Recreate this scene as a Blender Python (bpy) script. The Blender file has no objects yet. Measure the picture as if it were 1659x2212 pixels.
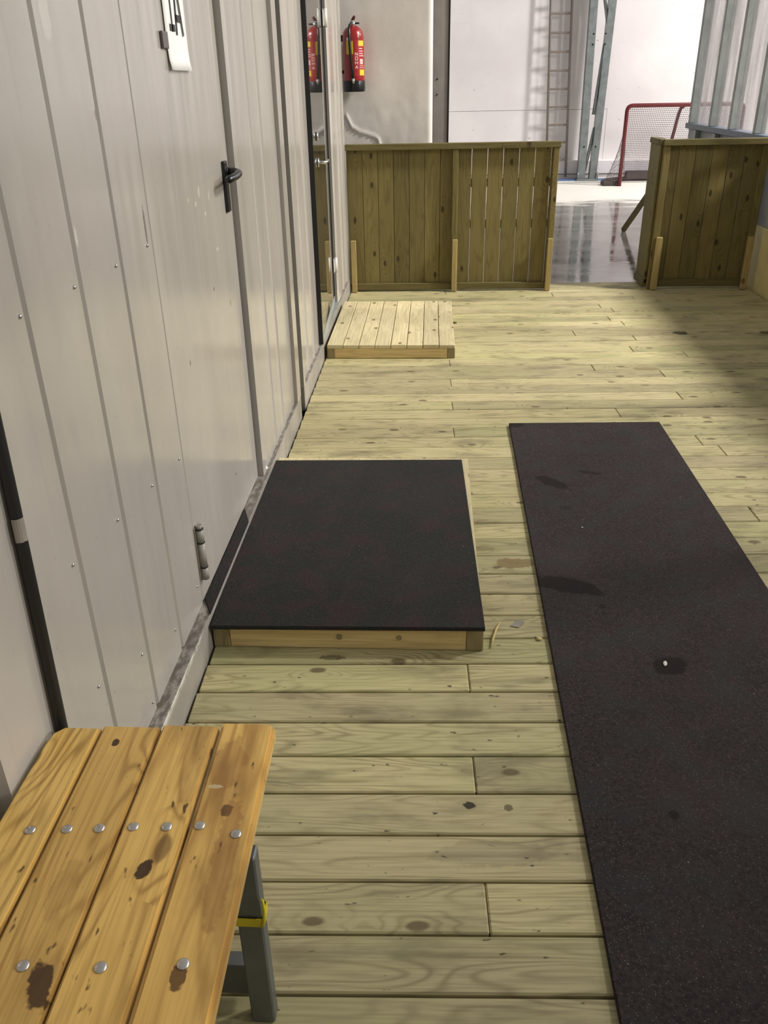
import bpy, bmesh, math, random
from mathutils import Vector, Matrix
random.seed(7)
S = bpy.context.scene
COL = S.collection
PI = math.pi

# ------------------------------------------------------------------ node helpers
class Mat:
    def __init__(s, name):
        s.m = bpy.data.materials.new(name); s.m.use_nodes = True
        s.t = s.m.node_tree; s.t.nodes.clear()
        s.out = s.t.nodes.new('ShaderNodeOutputMaterial')
        s.b = s.t.nodes.new('ShaderNodeBsdfPrincipled')
        s.t.links.new(s.b.outputs[0], s.out.inputs[0])
    def n(s, typ, **kw):
        o = s.t.nodes.new(typ)
        for k, v in kw.items(): setattr(o, k, v)
        return o
    def put(s, sock, v):
        if isinstance(v, bpy.types.NodeSocket): s.t.links.new(v, sock)
        elif isinstance(v, (tuple, list)):
            if len(v) == 3 and sock.type == 'RGBA': v = (*v, 1)
            sock.default_value = v
        else: sock.default_value = v
    def math(s, op, a, b=0.0, c=0.0, clamp=False):
        o = s.n('ShaderNodeMath', operation=op, use_clamp=clamp)
        s.put(o.inputs[0], a); s.put(o.inputs[1], b)
        if op in ('SMOOTH_MIN', 'MULTIPLY_ADD', 'COMPARE'): s.put(o.inputs[2], c)
        return o.outputs[0]
    def vmath(s, op, a, b=(0, 0, 0)):
        o = s.n('ShaderNodeVectorMath', operation=op)
        s.put(o.inputs[0], a); s.put(o.inputs[1], b)
        return o.outputs['Value'] if op in ('LENGTH', 'DISTANCE', 'DOT_PRODUCT') else o.outputs[0]
    def mix(s, f, a, b, mode='MIX'):
        o = s.n('ShaderNodeMix', data_type='RGBA', blend_type=mode)
        s.put(o.inputs[0], f); s.put(o.inputs[6], a); s.put(o.inputs[7], b)
        return o.outputs[2]
    def noise(s, vec, scale, detail=3, rough=.5, dist=0, col=False):
        o = s.n('ShaderNodeTexNoise')
        s.put(o.inputs['Vector'], vec); s.put(o.inputs['Scale'], scale)
        s.put(o.inputs['Detail'], detail); s.put(o.inputs['Roughness'], rough); s.put(o.inputs['Distortion'], dist)
        return o.outputs[1 if col else 0]
    def step(s, v, lo, hi, a=0.0, b=1.0):
        o = s.n('ShaderNodeMapRange', interpolation_type='SMOOTHSTEP')
        s.put(o.inputs[0], v); s.put(o.inputs[1], lo); s.put(o.inputs[2], hi); s.put(o.inputs[3], a); s.put(o.inputs[4], b)
        return o.outputs[0]
    def sep(s, v):
        o = s.n('ShaderNodeSeparateXYZ'); s.put(o.inputs[0], v); return o.outputs
    def comb(s, x, y, z):
        o = s.n('ShaderNodeCombineXYZ'); s.put(o.inputs[0], x); s.put(o.inputs[1], y); s.put(o.inputs[2], z); return o.outputs[0]
    def obj(s): return s.n('ShaderNodeTexCoord').outputs['Object']
    def attr(s, name): return s.n('ShaderNodeAttribute', attribute_name=name).outputs['Fac']
    def orand(s): return s.n('ShaderNodeObjectInfo').outputs['Random']
    def bump(s, h, strength=.3, dist=.002):
        o = s.n('ShaderNodeBump'); s.put(o.inputs['Height'], h); s.put(o.inputs['Strength'], strength); s.put(o.inputs['Distance'], dist)
        s.t.links.new(o.outputs[0], s.b.inputs['Normal'])
    def set(s, **kw):
        names = dict(col='Base Color', rough='Roughness', metal='Metallic', spec='Specular IOR Level', coat='Coat Weight', coatr='Coat Roughness', ior='IOR', alpha='Alpha', trans='Transmission Weight')
        for k, v in kw.items(): s.put(s.b.inputs[names[k]], v)
        return s

def srgb(r, g, b):
    f = lambda c: (c / 255 / 12.92) if c <= 10.3 else ((c / 255 + .055) / 1.055) ** 2.4
    return (f(r), f(g), f(b))

def plain(name, col, rough=.5, metal=0, var=.06, spec=.5, coat=0):
    m = Mat(name); p = m.obj()
    nz = m.noise(p, 9, 4)
    c = m.mix(m.step(nz, .3, .7), tuple(x * (1 - var) for x in col), tuple(min(1, x * (1 + var)) for x in col))
    m.set(col=c, rough=rough, metal=metal, spec=spec, coat=coat)
    m.bump(m.noise(p, 160, 2), .08, .001)
    return m.m

def ellipse(m, p, cx, cy, rx, ry, wob=.25, ang=0.0):
    """0..1 mask of a wobbly ellipse around (cx,cy) in object coordinates"""
    d = m.vmath('SUBTRACT', p, (cx, cy, 0))
    if ang:
        r = m.n('ShaderNodeVectorRotate', rotation_type='Z_AXIS'); m.put(r.inputs['Vector'], d); m.put(r.inputs['Angle'], -ang); d = r.outputs[0]
    d = m.vmath('MULTIPLY', d, (1 / rx, 1 / ry, 0))
    l = m.vmath('LENGTH', d)
    w = m.noise(p, 1.3 / max(.006, min(rx, ry)), 3)
    l = m.math('ADD', l, m.math('MULTIPLY', m.math('SUBTRACT', w, .5), wob * 4))
    return m.step(l, .85, 1.1, 1.0, 0.0)

def wood(name, base, dark, axis='X', rough=.7, ring=24, lines=.35, knot=.6, knotcol=None, tints=None, dirt=None, dirtamt=.3, stains=(), coat=0, spec=.3, grey=None, bumps=.25):
    m = Mat(name); p = m.obj()
    rnd = m.math('ADD', m.attr('rnd'), m.orand())
    x, y, z = m.sep(p)
    u, v, w = {'X': (x, y, z), 'Y': (y, x, z), 'Z': (z, x, y)}[axis]
    off = m.math('MULTIPLY', rnd, 37.0)
    u2 = m.math('ADD', u, off)
    v2 = m.math('ADD', v, m.math('MULTIPLY', rnd, 5.3))
    q = m.comb(u2, v2, w)
    g = m.vmath('MULTIPLY', q, (1.0, 7.0, 7.0))
    n1 = m.noise(g, 1.1, 2, .45, .15)
    # knots: sparse stretched cells
    vo = m.n('ShaderNodeTexVoronoi', voronoi_dimensions='2D'); m.put(vo.inputs['Vector'], m.vmath('MULTIPLY', q if axis != 'Z' else m.comb(u2, m.math('ADD', v2, w), 0.0), (4.2, 8.6, 0)))
    m.put(vo.inputs['Scale'], 1.0)
    cr = m.sep(vo.outputs['Color'])[0]
    has = m.step(cr, knot, knot + .01)
    d = m.math('ADD', vo.outputs['Distance'], m.math('MULTIPLY', m.math('SUBTRACT', m.noise(g, 6, 2), .5), .12))
    k = m.math('MULTIPLY', m.step(d, .07, .125, 1, 0), has)
    halo = m.math('MULTIPLY', m.step(d, .08, .5, 1, 0), has)
    ph = m.math('ADD', m.math('MULTIPLY', n1, ring), m.math('MULTIPLY', halo, 2.2))
    s = m.math('SINE', m.math('MULTIPLY', ph, 6.283))
    ln = m.math('POWER', m.math('MULTIPLY_ADD', s, .5, .5), 3.0)
    ln = m.math('MULTIPLY', ln, m.step(m.noise(g, 2.3, 2), .35, .62, .15, 1))
    fine = m.noise(m.vmath('MULTIPLY', q, (4, 160, 160)), 1.0, 3, .6)
    c = m.mix(m.math('MULTIPLY', ln, lines), base, dark)
    c = m.mix(m.math('MULTIPLY', m.step(fine, .40, .72), .5), c, dark)
    if tints:
        t1 = m.step(m.noise(m.comb(m.math('MULTIPLY', u2, 1.3), m.math('MULTIPLY', v2, 3.0), w), 1.3, 2), .42, .68)
        c = m.mix(m.math('MULTIPLY', t1, .55), c, m.mix(.6, c, tints[0]))
        hr = m.n('ShaderNodeTexWhiteNoise', noise_dimensions='1D'); m.put(hr.inputs['W'], off)
        c = m.mix(m.math('MULTIPLY', hr.outputs[0], .6), c, m.mix(.55, c, tints[1]))
        c = m.mix(1.0, c, m.mix(m.sep(hr.outputs[1])[1], (.80, .80, .80), (1.14, 1.13, 1.1)), 'MULTIPLY')
    if dirt:
        dn = m.noise(m.vmath('MULTIPLY', p if axis == 'X' else m.comb(u, v, w), (2.2, 7, 7)), 1.3, 4, .62)
        c = m.mix(m.math('MULTIPLY', m.step(dn, .48, .72), dirtamt), c, dirt)
        sp = m.noise(m.comb(m.math('MULTIPLY', u2, 26.0), m.math('MULTIPLY', v2, 60.0), w), 1.0, 2, .5)
        c = m.mix(m.math('MULTIPLY', m.step(sp, .68, .76), dirtamt * 1.6, clamp=True), c, tuple(a * .45 for a in dirt))
    c = m.mix(m.math('MULTIPLY', k, .8), c, knotcol or tuple(a * .35 for a in dark))
    for (cx, cy, rx, ry, col, st, ang) in stains:
        c = m.mix(m.math('MULTIPLY', ellipse(m, p, cx, cy, rx, ry, ang=ang), st), c, col)
    m.set(col=c, rough=rough, spec=spec, coat=coat, coatr=.28)
    m.bump(m.math('ADD', m.math('MULTIPLY', fine, .5), m.math('MULTIPLY', ln, -.5)), bumps, .0012)
    return m.m

# ------------------------------------------------------------------ mesh helpers
class MB:
    def __init__(s): s.bm = bmesh.new(); s.r = s.bm.verts.layers.float.new('rnd'); s.mats = []
    def _fin(s, vs, rnd, mi):
        for v in vs: v[s.r] = rnd
        fs = {f for v in vs for f in v.link_faces}
        for f in fs: f.material_index = mi
        return vs
    def box(s, x0, x1, y0, y1, z0, z1, bev=0, rnd=0, mi=0, M=None, seg=1):
        t = bmesh.new(); bmesh.ops.create_cube(t, size=1)
        for v in t.verts: v.co = Vector((x0 + (v.co.x + .5) * (x1 - x0), y0 + (v.co.y + .5) * (y1 - y0), z0 + (v.co.z + .5) * (z1 - z0)))
        if bev: bmesh.ops.bevel(t, geom=t.edges[:], offset=bev, segments=seg, affect='EDGES', profile=.6)
        return s.merge(t, rnd, mi, M)
    def merge(s, t, rnd=0, mi=0, M=None, smooth=False):
        mp = {}; nv = []
        for v in t.verts:
            w = s.bm.verts.new(M @ v.co if M else v.co); mp[v] = w; nv.append(w)
        for f in t.faces:
            try:
                g = s.bm.faces.new([mp[v] for v in f.verts]); g.material_index = mi; g.smooth = smooth or f.smooth
            except ValueError: pass
        for v in nv: v[s.r] = rnd
        t.free(); return nv
    def cyl(s, a, b, r, r2=None, n=16, caps=True, mi=0, rnd=0):
        a, b = Vector(a), Vector(b); d = b - a
        t = bmesh.new(); bmesh.ops.create_cone(t, cap_ends=caps, segments=n, radius1=r, radius2=r if r2 is None else r2, depth=d.length)
        for f in t.faces: f.smooth = len(f.verts) == 4
        M = Matrix.Translation((a + b) / 2) @ d.to_track_quat('Z', 'Y').to_matrix().to_4x4()
        return s.merge(t, rnd, mi, M)
    def tube(s, pts, r, n=12, mi=0, closed=False):
        pts = [Vector(p) for p in pts]; rings = []
        up = Vector((.123, .456, .88)).normalized()
        for i, p in enumerate(pts):
            a = pts[max(0, i - 1)]; b = pts[min(len(pts) - 1, i + 1)]
            d = (b - a).normalized(); x = d.cross(up)
            if x.length < .05: x = d.cross(Vector((1, 0, 0)))
            x.normalize(); y = x.cross(d).normalized(); up = y
            up = d.cross(x) * -1 if False else y
            rr = r[i] if isinstance(r, (list, tuple)) else r
            rings.append([s.bm.verts.new(p + (x * math.cos(2 * PI * k / n) + y * math.sin(2 * PI * k / n)) * rr) for k in range(n)])
        for A, B in zip(rings, rings[1:]):
            for k in range(n):
                f = s.bm.faces.new((A[k], A[(k + 1) % n], B[(k + 1) % n], B[k])); f.smooth = True; f.material_index = mi
        for R, rv in ((rings[0], True), (rings[-1], False)):
            f = s.bm.faces.new(R[::-1] if rv else R); f.material_index = mi
    def lathe(s, prof, n=32, cx=0, cy=0, mi=0):
        rings = [[s.bm.verts.new((cx + r * math.cos(2 * PI * k / n), cy + r * math.sin(2 * PI * k / n), z)) for k in range(n)] for r, z in prof]
        for A, B in zip(rings, rings[1:]):
            for k in range(n):
                f = s.bm.faces.new((A[k], A[(k + 1) % n], B[(k + 1) % n], B[k])); f.smooth = True; f.material_index = mi
        s.bm.faces.new(rings[0][::-1]); s.bm.faces.new(rings[-1])
    def poly(s, pts, mi=0):
        f = s.bm.faces.new([s.bm.verts.new(p) for p in pts]); f.material_index = mi
    def prism(s, pts, h, mi=0, rnd=0):
        """extrude a flat polygon by vector h"""
        h = Vector(h); a = [s.bm.verts.new(p) for p in pts]; b = [s.bm.verts.new(Vector(p) + h) for p in pts]
        fs = [s.bm.faces.new(a), s.bm.faces.new(b[::-1])]
        n = len(a)
        for i in range(n): fs.append(s.bm.faces.new((a[i], b[i], b[(i + 1) % n], a[(i + 1) % n])))
        for f in fs: f.material_index = mi
        for v in a + b: v[s.r] = rnd
    def build(s, name, mats, parent=None, origin=None):
        bmesh.ops.recalc_face_normals(s.bm, faces=s.bm.faces[:])
        o3 = Vector(origin) if origin else Vector()
        if origin: bmesh.ops.translate(s.bm, verts=s.bm.verts[:], vec=-o3)
        me = bpy.data.meshes.new(name); s.bm.to_mesh(me); s.bm.free()
        for m in (mats if isinstance(mats, (list, tuple)) else [mats]): me.materials.append(m)
        o = bpy.data.objects.new(name, me); COL.objects.link(o)
        if parent: o.parent = parent
        o.location = o3
        return o

def tag(o, label=None, cat=None, group=None, kind=None):
    if label: o['label'] = label
    if cat: o['category'] = cat
    if group: o['group'] = group
    if kind: o['kind'] = kind
    return o
def empty(name, loc, label, cat, group=None, rz=0):
    o = bpy.data.objects.new(name, None); COL.objects.link(o); o.location = loc; o.rotation_euler.z = rz; o.empty_display_size = .1
    return tag(o, label, cat, group)
def box(name, mat, parent, *b, bev=0, rnd=None, seg=1, mi=0):
    m = MB(); m.box(*b, bev=bev, rnd=random.random() if rnd is None else rnd, seg=seg); return m.build(name, mat, parent)

# ------------------------------------------------------------------ materials
TH = math.radians(1.85)       # the deck boards run slightly askew to the wall
ct, st_ = math.cos(TH), math.sin(TH)
def dl(x, y): return (x * ct + y * st_, -x * st_ + y * ct)   # world -> deck coordinates
def dstain(x, y, rx, ry, col, s, a=0): u, v = dl(x, y); return (u, v, rx, ry, col, s, a)
DK = srgb(60, 50, 34)
M = {}
M['deck'] = wood('deck wood', srgb(194, 184, 140), srgb(122, 110, 74), 'X', .62, 20, .62, .78, srgb(92, 78, 52), (srgb(160, 168, 110), srgb(188, 170, 142)), srgb(104, 97, 74), .6,
   stains=[dstain(1.64, 5.46, .05, .04, DK, .85), dstain(2.19, 5.46, .05, .035, DK, .8), dstain(.168, 5.742, .018, .02, srgb(24, 20, 16), .95),
           dstain(.30, 2.50, .07, .035, srgb(120, 98, 62), .75), dstain(.10, 1.404, .014, .011, srgb(50, 46, 34), .95), dstain(.19, 1.40, .01, .01, srgb(90, 80, 58), .8),
           dstain(-.50, 3.25, .06, .02, srgb(100, 96, 70), .6), dstain(.14, 1.27, .13, .035, srgb(120, 110, 92), .28), dstain(-.28, 1.95, .04, .012, srgb(92, 84, 58), .7),
           dstain(1.25, 4.7, .08, .03, srgb(128, 112, 78), .7), dstain(.19, 2.6, .05, .02, srgb(128, 116, 78), .6)])
M['plat'] = wood('pale platform wood', srgb(220, 207, 166), srgb(158, 138, 96), 'Y', .6, 12, .3, .7, srgb(110, 92, 60), (srgb(206, 196, 150), srgb(198, 184, 150)), srgb(140, 128, 98), .25)
M['platx'] = wood('pale framing timber', srgb(220, 196, 140), srgb(168, 140, 90), 'X', .6, 9, .3, .8, srgb(110, 80, 44), None, srgb(120, 100, 66), .2)
M['blockw'] = wood('grey framing timber', srgb(156, 142, 104), srgb(108, 94, 62), 'Z', .7, 10, .3, .9, None, None, srgb(80, 72, 54), .3)
M['fence'] = wood('treated fence board', srgb(120, 110, 66), srgb(80, 70, 36), 'Z', .62, 11, .6, .68, srgb(46, 36, 20), (srgb(124, 118, 66), srgb(140, 118, 76)), srgb(84, 78, 48), .3)
M['fencex'] = wood('treated fence rail', srgb(112, 102, 62), srgb(76, 66, 38), 'X', .65, 8, .35, .75, srgb(52, 42, 24), None, srgb(84, 78, 48), .25)
M['fencey'] = wood('treated fence rail along', srgb(112, 102, 62), srgb(76, 66, 38), 'Y', .65, 8, .35, .75, srgb(52, 42, 24), None, srgb(84, 78, 48), .25)
M['stake'] = wood('fresh pine stake', srgb(176, 156, 104), srgb(130, 106, 62), 'Z', .6, 8, .3, .8, srgb(100, 74, 40), None, srgb(120, 100, 64), .2)
bk = srgb(52, 26, 10)
M['bench'] = wood('lacquered pine', srgb(234, 194, 110), srgb(144, 102, 42), 'Y', .40, 17, .7, .86, srgb(70, 36, 14), (srgb(226, 188, 106), srgb(206, 158, 84)), srgb(128, 88, 40), .6, coat=.35, spec=.4,
   stains=[(-.413, .817, .011, .019, bk, .95, -.3), (-.493, .638, .016, .034, bk, .9, .3), (-.318, .655, .011, .018, srgb(74, 40, 16), .85, 0), (-.316, .93, .01, .012, srgb(66, 36, 14), .8, 0),
           (-.545, 1.075, .007, .009, bk, .95, 0), (-.30, .84, .018, .12, srgb(132, 82, 40), .4, .05), (-.335, 1.03, .03, .06, srgb(138, 90, 44), .4, 0), (-.52, .78, .02, .05, srgb(130, 88, 42), .25, 0),
           (-.525, 1.122, .008, .006, bk, .9, 0), (-.345, .98, .014, .004, srgb(196, 180, 140), .8, 0)], bumps=.18)
# painted metal cladding
def cladding(name, marks=()):
    m = Mat(name); p = m.obj()
    x, y, z = m.sep(p)
    big = m.noise(m.vmath('MULTIPLY', p, (1, 2.2, .7)), 1.4, 3, .55)
    c = m.mix(m.step(big, .3, .7), srgb(168, 162, 154), srgb(178, 172, 163))
    streak = m.noise(m.vmath('MULTIPLY', p, (1, 26, 1.1)), 1.2, 3, .6)
    c = m.mix(m.math('MULTIPLY', m.step(streak, .55, .75), .16), c, srgb(142, 135, 126))
    sm = m.noise(p, 55, 3, .6)
    low = m.step(z, .05, 1.3, 1, .35)
    c = m.mix(m.math('MULTIPLY', m.math('MULTIPLY', m.step(sm, .68, .74), .35), low), c, srgb(104, 96, 86))
    sc = m.noise(m.vmath('MULTIPLY', p, (1, 16, 5)), 3.5, 2, .5)
    for (cy, cz, ry, rz, col, s) in marks:
        d = m.vmath('MULTIPLY', m.vmath('SUBTRACT', p, (0, cy, cz)), (0, 1 / ry, 1 / rz))
        l = m.math('ADD', m.vmath('LENGTH', d), m.math('MULTIPLY', m.math('SUBTRACT', m.noise(p, .9 / min(ry, rz), 2), .5), 1.2))
        c = m.mix(m.math('MULTIPLY', m.step(l, .8, 1.1, 1, 0), s), c, col)
    m.set(col=c, rough=m.math('MULTIPLY_ADD', big, .12, .12), spec=.65)
    wav = m.noise(m.vmath('MULTIPLY', p, (1, 5.5, .8)), 1.5, 2, .45)
    o = m.n('ShaderNodeBump'); m.put(o.inputs['Height'], wav); m.put(o.inputs['Strength'], .35); m.put(o.inputs['Distance'], .012)
    o2 = m.n('ShaderNodeBump'); m.put(o2.inputs['Height'], m.noise(p, 260, 2)); m.put(o2.inputs['Strength'], .04); m.put(o2.inputs['Distance'], .001)
    m.t.links.new(o.outputs[0], o2.inputs['Normal']); m.t.links.new(o2.outputs[0], m.b.inputs['Normal'])
    return m.m
W_ = srgb(222, 216, 206); G_ = srgb(96, 88, 80)
M['clad'] = cladding('painted metal cladding', [(2.03, 1.205, .006, .045, G_, .8), (1.62, 1.245, .005, .018, W_, .6), (1.66, 1.62, .02, .05, W_, .25), (1.83, 1.45, .012, .012, G_, .6)])
M['door'] = cladding('painted metal door', [(2.55, 1.222, .010, .016, W_, .55), (2.50, 1.195, .008, .008, W_, .5), (2.43, 1.215, .01, .006, srgb(205, 190, 165), .6), (2.66, 1.20, .006, .014, W_, .5),
    (2.60, 1.155, .010, .007, W_, .55), (2.70, 1.035, .018, .005, W_, .45), (2.60, .93, .007, .007, G_, .7), (2.8, .84, .006, .014, G_, .7), (2.25, .8, .006, .01, G_, .7), (2.62, .28, .006, .006, G_, .8)])
M['groove'] = plain('grey groove paint', srgb(150, 142, 132), .45)
def basemat():
    m = Mat('baseboard paint'); p = m.obj(); x, y, z = m.sep(p)
    c = m.mix(m.step(m.noise(p, 6, 4, .6), .3, .7), srgb(142, 137, 130), srgb(164, 158, 149))
    nx = m.sep(m.n('ShaderNodeNewGeometry').outputs['True Normal'])[2]
    d = m.noise(m.vmath('MULTIPLY', p, (30, 14, 10)), 1.6, 5, .7)
    c = m.mix(m.math('MULTIPLY', m.math('MULTIPLY', m.step(d, .34, .6), .8), m.step(nx, .15, .5)), c, srgb(78, 70, 60))
    sc = m.noise(m.vmath('MULTIPLY', p, (1, 26, 70)), 1, 4, .7)
    sm = m.math('MULTIPLY', m.math('MULTIPLY', m.step(sc, .40, .52), m.step(nx, .6, .3)), m.math('MULTIPLY', m.step(z, .085, .108), m.step(y, 1.95, 1.85)))
    c = m.mix(m.math('MULTIPLY', sm, .85), c, srgb(222, 216, 206))
    m.set(col=c, rough=.4); m.bump(d, .2, .002); return m.m
M['base'] = basemat()
M['black'] = plain('black rubber', srgb(26, 26, 26), .42)
M['blackgloss'] = plain('black plastic', srgb(20, 20, 21), .28)
M['dark'] = plain('dark void', srgb(16, 15, 13), .9)
M['steel'] = plain('galvanised steel', srgb(136, 142, 141), .4, .5, .14)
M['gsteel'] = plain('grey painted steel', srgb(150, 154, 150), .45, .2, .12)
M['legsteel'] = plain('dull grey bench steel', srgb(110, 112, 112), .42, .55, .12)
M['bolt'] = plain('zinc bolt', srgb(196, 192, 188), .32, .9, .05)
M['alu'] = plain('brushed alloy', srgb(205, 205, 202), .25, .9, .05)
M['yellow'] = plain('yellow plastic', srgb(206, 190, 30), .4)
M['paper'] = plain('white paper', srgb(246, 246, 240), .6, 0, .01)
M['ink'] = plain('black ink', srgb(40, 38, 36), .6)
M['tape'] = plain('silver tape', srgb(150, 144, 134), .45, .2, .16)
M['sign_shade'] = plain('grey clip', srgb(100, 90, 86), .5)  # grey of the shade beside the curled sign, set as colour
def rubber(name, a, b, c3, stains, speck=.5):
    m = Mat(name); p = m.obj()
    n1 = m.noise(p, 320, 2, .6); n2 = m.noise(p, 120, 3, .6); pz = m.noise(p, 9, 3, .6); bl = m.noise(p, 2.2, 3, .6)
    c = m.mix(m.step(n2, .35, .65), a, b)
    c = m.mix(m.math('MULTIPLY', m.step(pz, .5, .62), .75), c, c3)
    c = m.mix(m.math('MULTIPLY', m.step(bl, .45, .7), .35), c, tuple(x * 1.35 for x in b))
    vo = m.n('ShaderNodeTexVoronoi'); m.put(vo.inputs['Vector'], p); m.put(vo.inputs['Scale'], 240)
    sp = m.math('MULTIPLY', m.step(vo.outputs['Distance'], .15, .35, 1, 0), m.step(m.sep(vo.outputs['Color'])[0], .78, .80))
    c = m.mix(m.math('MULTIPLY', sp, speck), c, srgb(128, 118, 112))
    vo2 = m.n('ShaderNodeTexVoronoi'); m.put(vo2.inputs['Vector'], p); m.put(vo2.inputs['Scale'], 34)
    sp2 = m.math('MULTIPLY', m.step(vo2.outputs['Distance'], .04, .08, 1, 0), m.step(m.sep(vo2.outputs['Color'])[0], .9, .91))
    c = m.mix(m.math('MULTIPLY', sp2, .6), c, srgb(170, 160, 150))
    for (cx, cy, rx, ry, s, ang) in stains:
        c = m.mix(m.math('MULTIPLY', ellipse(m, p, cx, cy, rx, ry, .22, ang), s), c, srgb(28, 20, 19))
    m.set(col=c, rough=.85, spec=.25)
    m.bump(m.math('ADD', n1, n2), .55, .004)
    return m.m
M['runner'] = rubber('rubber crumb runner', srgb(39, 32, 32), srgb(56, 47, 47), srgb(46, 46, 45),
   [(.51, 3.13, .088, .034, .9, -.8), (.68, 3.23, .05, .014, .8, -.3), (.53, 2.90, .025, .02, .5, 0), (.41, 3.79, .045, .05, .75, 0), (.45, 2.345, .125, .046, .95, -.33), (.55, 2.22, .012, .014, .6, 0),
    (.69, 1.925, .055, .04, .9, .5), (.56, 1.38, .013, .013, .8, 0)], .7)
M['stepmat'] = rubber('rubber crumb step mat', srgb(34, 36, 33), srgb(44, 42, 40), srgb(52, 38, 40), [], .5)
M['red'] = plain('red paint', srgb(150, 20, 20), .25, 0, .04, .6, .4)
M['redgoal'] = plain('dark red goal paint', srgb(98, 24, 30), .4)
M['yel'] = plain('yellow label', srgb(226, 200, 50), .5)
M['pink'] = plain('white label print', srgb(232, 190, 186), .5)
M['redlabel'] = plain('red label', srgb(164, 36, 36), .4)
M['ladder'] = plain('dull ladder metal', srgb(128, 118, 110), .5, .2)
M['hingew'] = plain('white hinge', srgb(216, 213, 206), .35)
M['net'] = plain('net cord', srgb(104, 92, 92), .8)
M['pad'] = plain('dark goal base pad', srgb(70, 60, 56), .7)
M['boardy'] = plain('yellow kick plate', srgb(216, 200, 140), .45)
M['boardw'] = plain('grey white rink board', srgb(150, 150, 152), .5)
M['rail'] = plain('blue grey cap rail', srgb(96, 108, 124), .45)
M['blue'] = plain('blue paint', srgb(86, 112, 160), .5)
M['wallw'] = None
def farwall():
    m = Mat('far wall panel'); p = m.obj()
    n = m.noise(p, .7, 4, .6); c = m.mix(m.step(n, .3, .7), srgb(222, 214, 214), srgb(236, 230, 229))
    s = m.noise(p, 14, 2, .5); c = m.mix(m.math('MULTIPLY', m.step(s, .735, .77), .55), c, srgb(110, 104, 104))
    sc = m.noise(m.vmath('MULTIPLY', p, (3, 1, 40)), 1, 3, .6); c = m.mix(m.math('MULTIPLY', m.step(sc, .62, .75), .12), c, srgb(180, 174, 172))
    m.set(col=c, rough=.55); return m.m
M['far'] = farwall()
def wrapwall():
    m = Mat('wrapped white sheet'); p = m.obj()
    n = m.noise(p, 3, 4, .6); c = m.mix(m.step(n, .3, .7), srgb(212, 205, 197), srgb(224, 217, 209))
    m.set(col=c, rough=.42, spec=.45)
    m.bump(m.math('ADD', m.noise(p, 7, 4, .6), m.math('MULTIPLY', m.noise(p, 40, 3), .15)), .18, .012); return m.m
M['wrap'] = wrapwall()
M['postgrey'] = plain('grey steel post', srgb(150, 143, 138), .45, .1, .08)
def hallfloor():
    m = Mat('wet concrete'); p = m.obj(); x, y, z = m.sep(p)
    n = m.noise(m.vmath('MULTIPLY', p, (1, 2.6, 1)), 1.1, 5, .62); f = m.noise(m.vmath('MULTIPLY', p, (1, 2.4, 1)), 5, 4, .6)
    c = m.mix(m.step(n, .3, .7), srgb(84, 80, 78), srgb(112, 108, 104))
    fr = m.math('ADD', y, m.math('MULTIPLY', m.math('SUBTRACT', n, .5), 3.2))
    frost = m.step(fr, 12.4, 13.4)
    fr2 = m.math('MULTIPLY', m.step(fr, 10.0, 13.0), .45)
    c = m.mix(fr2, c, srgb(190, 186, 178))
    c = m.mix(frost, c, srgb(236, 232, 222))
    pud = m.step(f, .60, .66)
    c = m.mix(m.math('MULTIPLY', pud, m.math('MULTIPLY', m.step(y, 12, 10), .35)), c, srgb(84, 80, 76))
    m.set(col=c, rough=m.math('ADD', m.math('MULTIPLY', frost, .5), m.step(n, .3, .75, .04, .16)), spec=.6)
    m.bump(m.math('ADD', m.noise(m.vmath('MULTIPLY', p, (1, 2, 1)), 5, 3), m.math('MULTIPLY', frost, f)), .07, .02)
    return m.m
M['hall'] = hallfloor()
M['ice'] = plain('ice', srgb(236, 238, 240), .2)
def glass(name, tint, alpha, streak):
    m = Mat(name); p = m.obj(); x, y, z = m.sep(p)
    n = m.noise(m.vmath('MULTIPLY', p, (1, 9, .8)), 1.6, 3, .6)
    tr = m.n('ShaderNodeBsdfTransparent'); tr.inputs[0].default_value = (*tint, 1)
    mx = m.n('ShaderNodeMixShader')
    lw = m.n('ShaderNodeLayerWeight'); lw.inputs[0].default_value = .5
    gz = m.step(lw.outputs['Facing'], .35, .85)
    m.put(mx.inputs[0], m.math('MULTIPLY_ADD', gz, m.step(n, .3, .75, alpha, alpha + streak), .03))
    m.t.links.new(tr.outputs[0], mx.inputs[1]); m.t.links.new(m.b.outputs[0], mx.inputs[2])
    m.t.links.new(mx.outputs[0], m.out.inputs[0])
    m.set(col=srgb(216, 210, 212), rough=.15); return m.m
M['plexi'] = glass('scuffed rink glass', (.985, .985, .99), .42, .45)
def doorglass():
    m = Mat('dark door glass'); p = m.obj()
    n = m.noise(p, 2, 2); m.set(col=m.mix(n, srgb(44, 42, 38), srgb(52, 50, 46)), rough=.03, spec=.5, ior=1.6)
    return m.m
M['dglass'] = doorglass()
M['wchip'] = plain('white chip', srgb(220, 214, 204), .6)
M['straw'] = wood('split wood sliver', srgb(206, 186, 130), srgb(150, 124, 76), 'Y', .7, 10, .3, 2.0)

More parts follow.
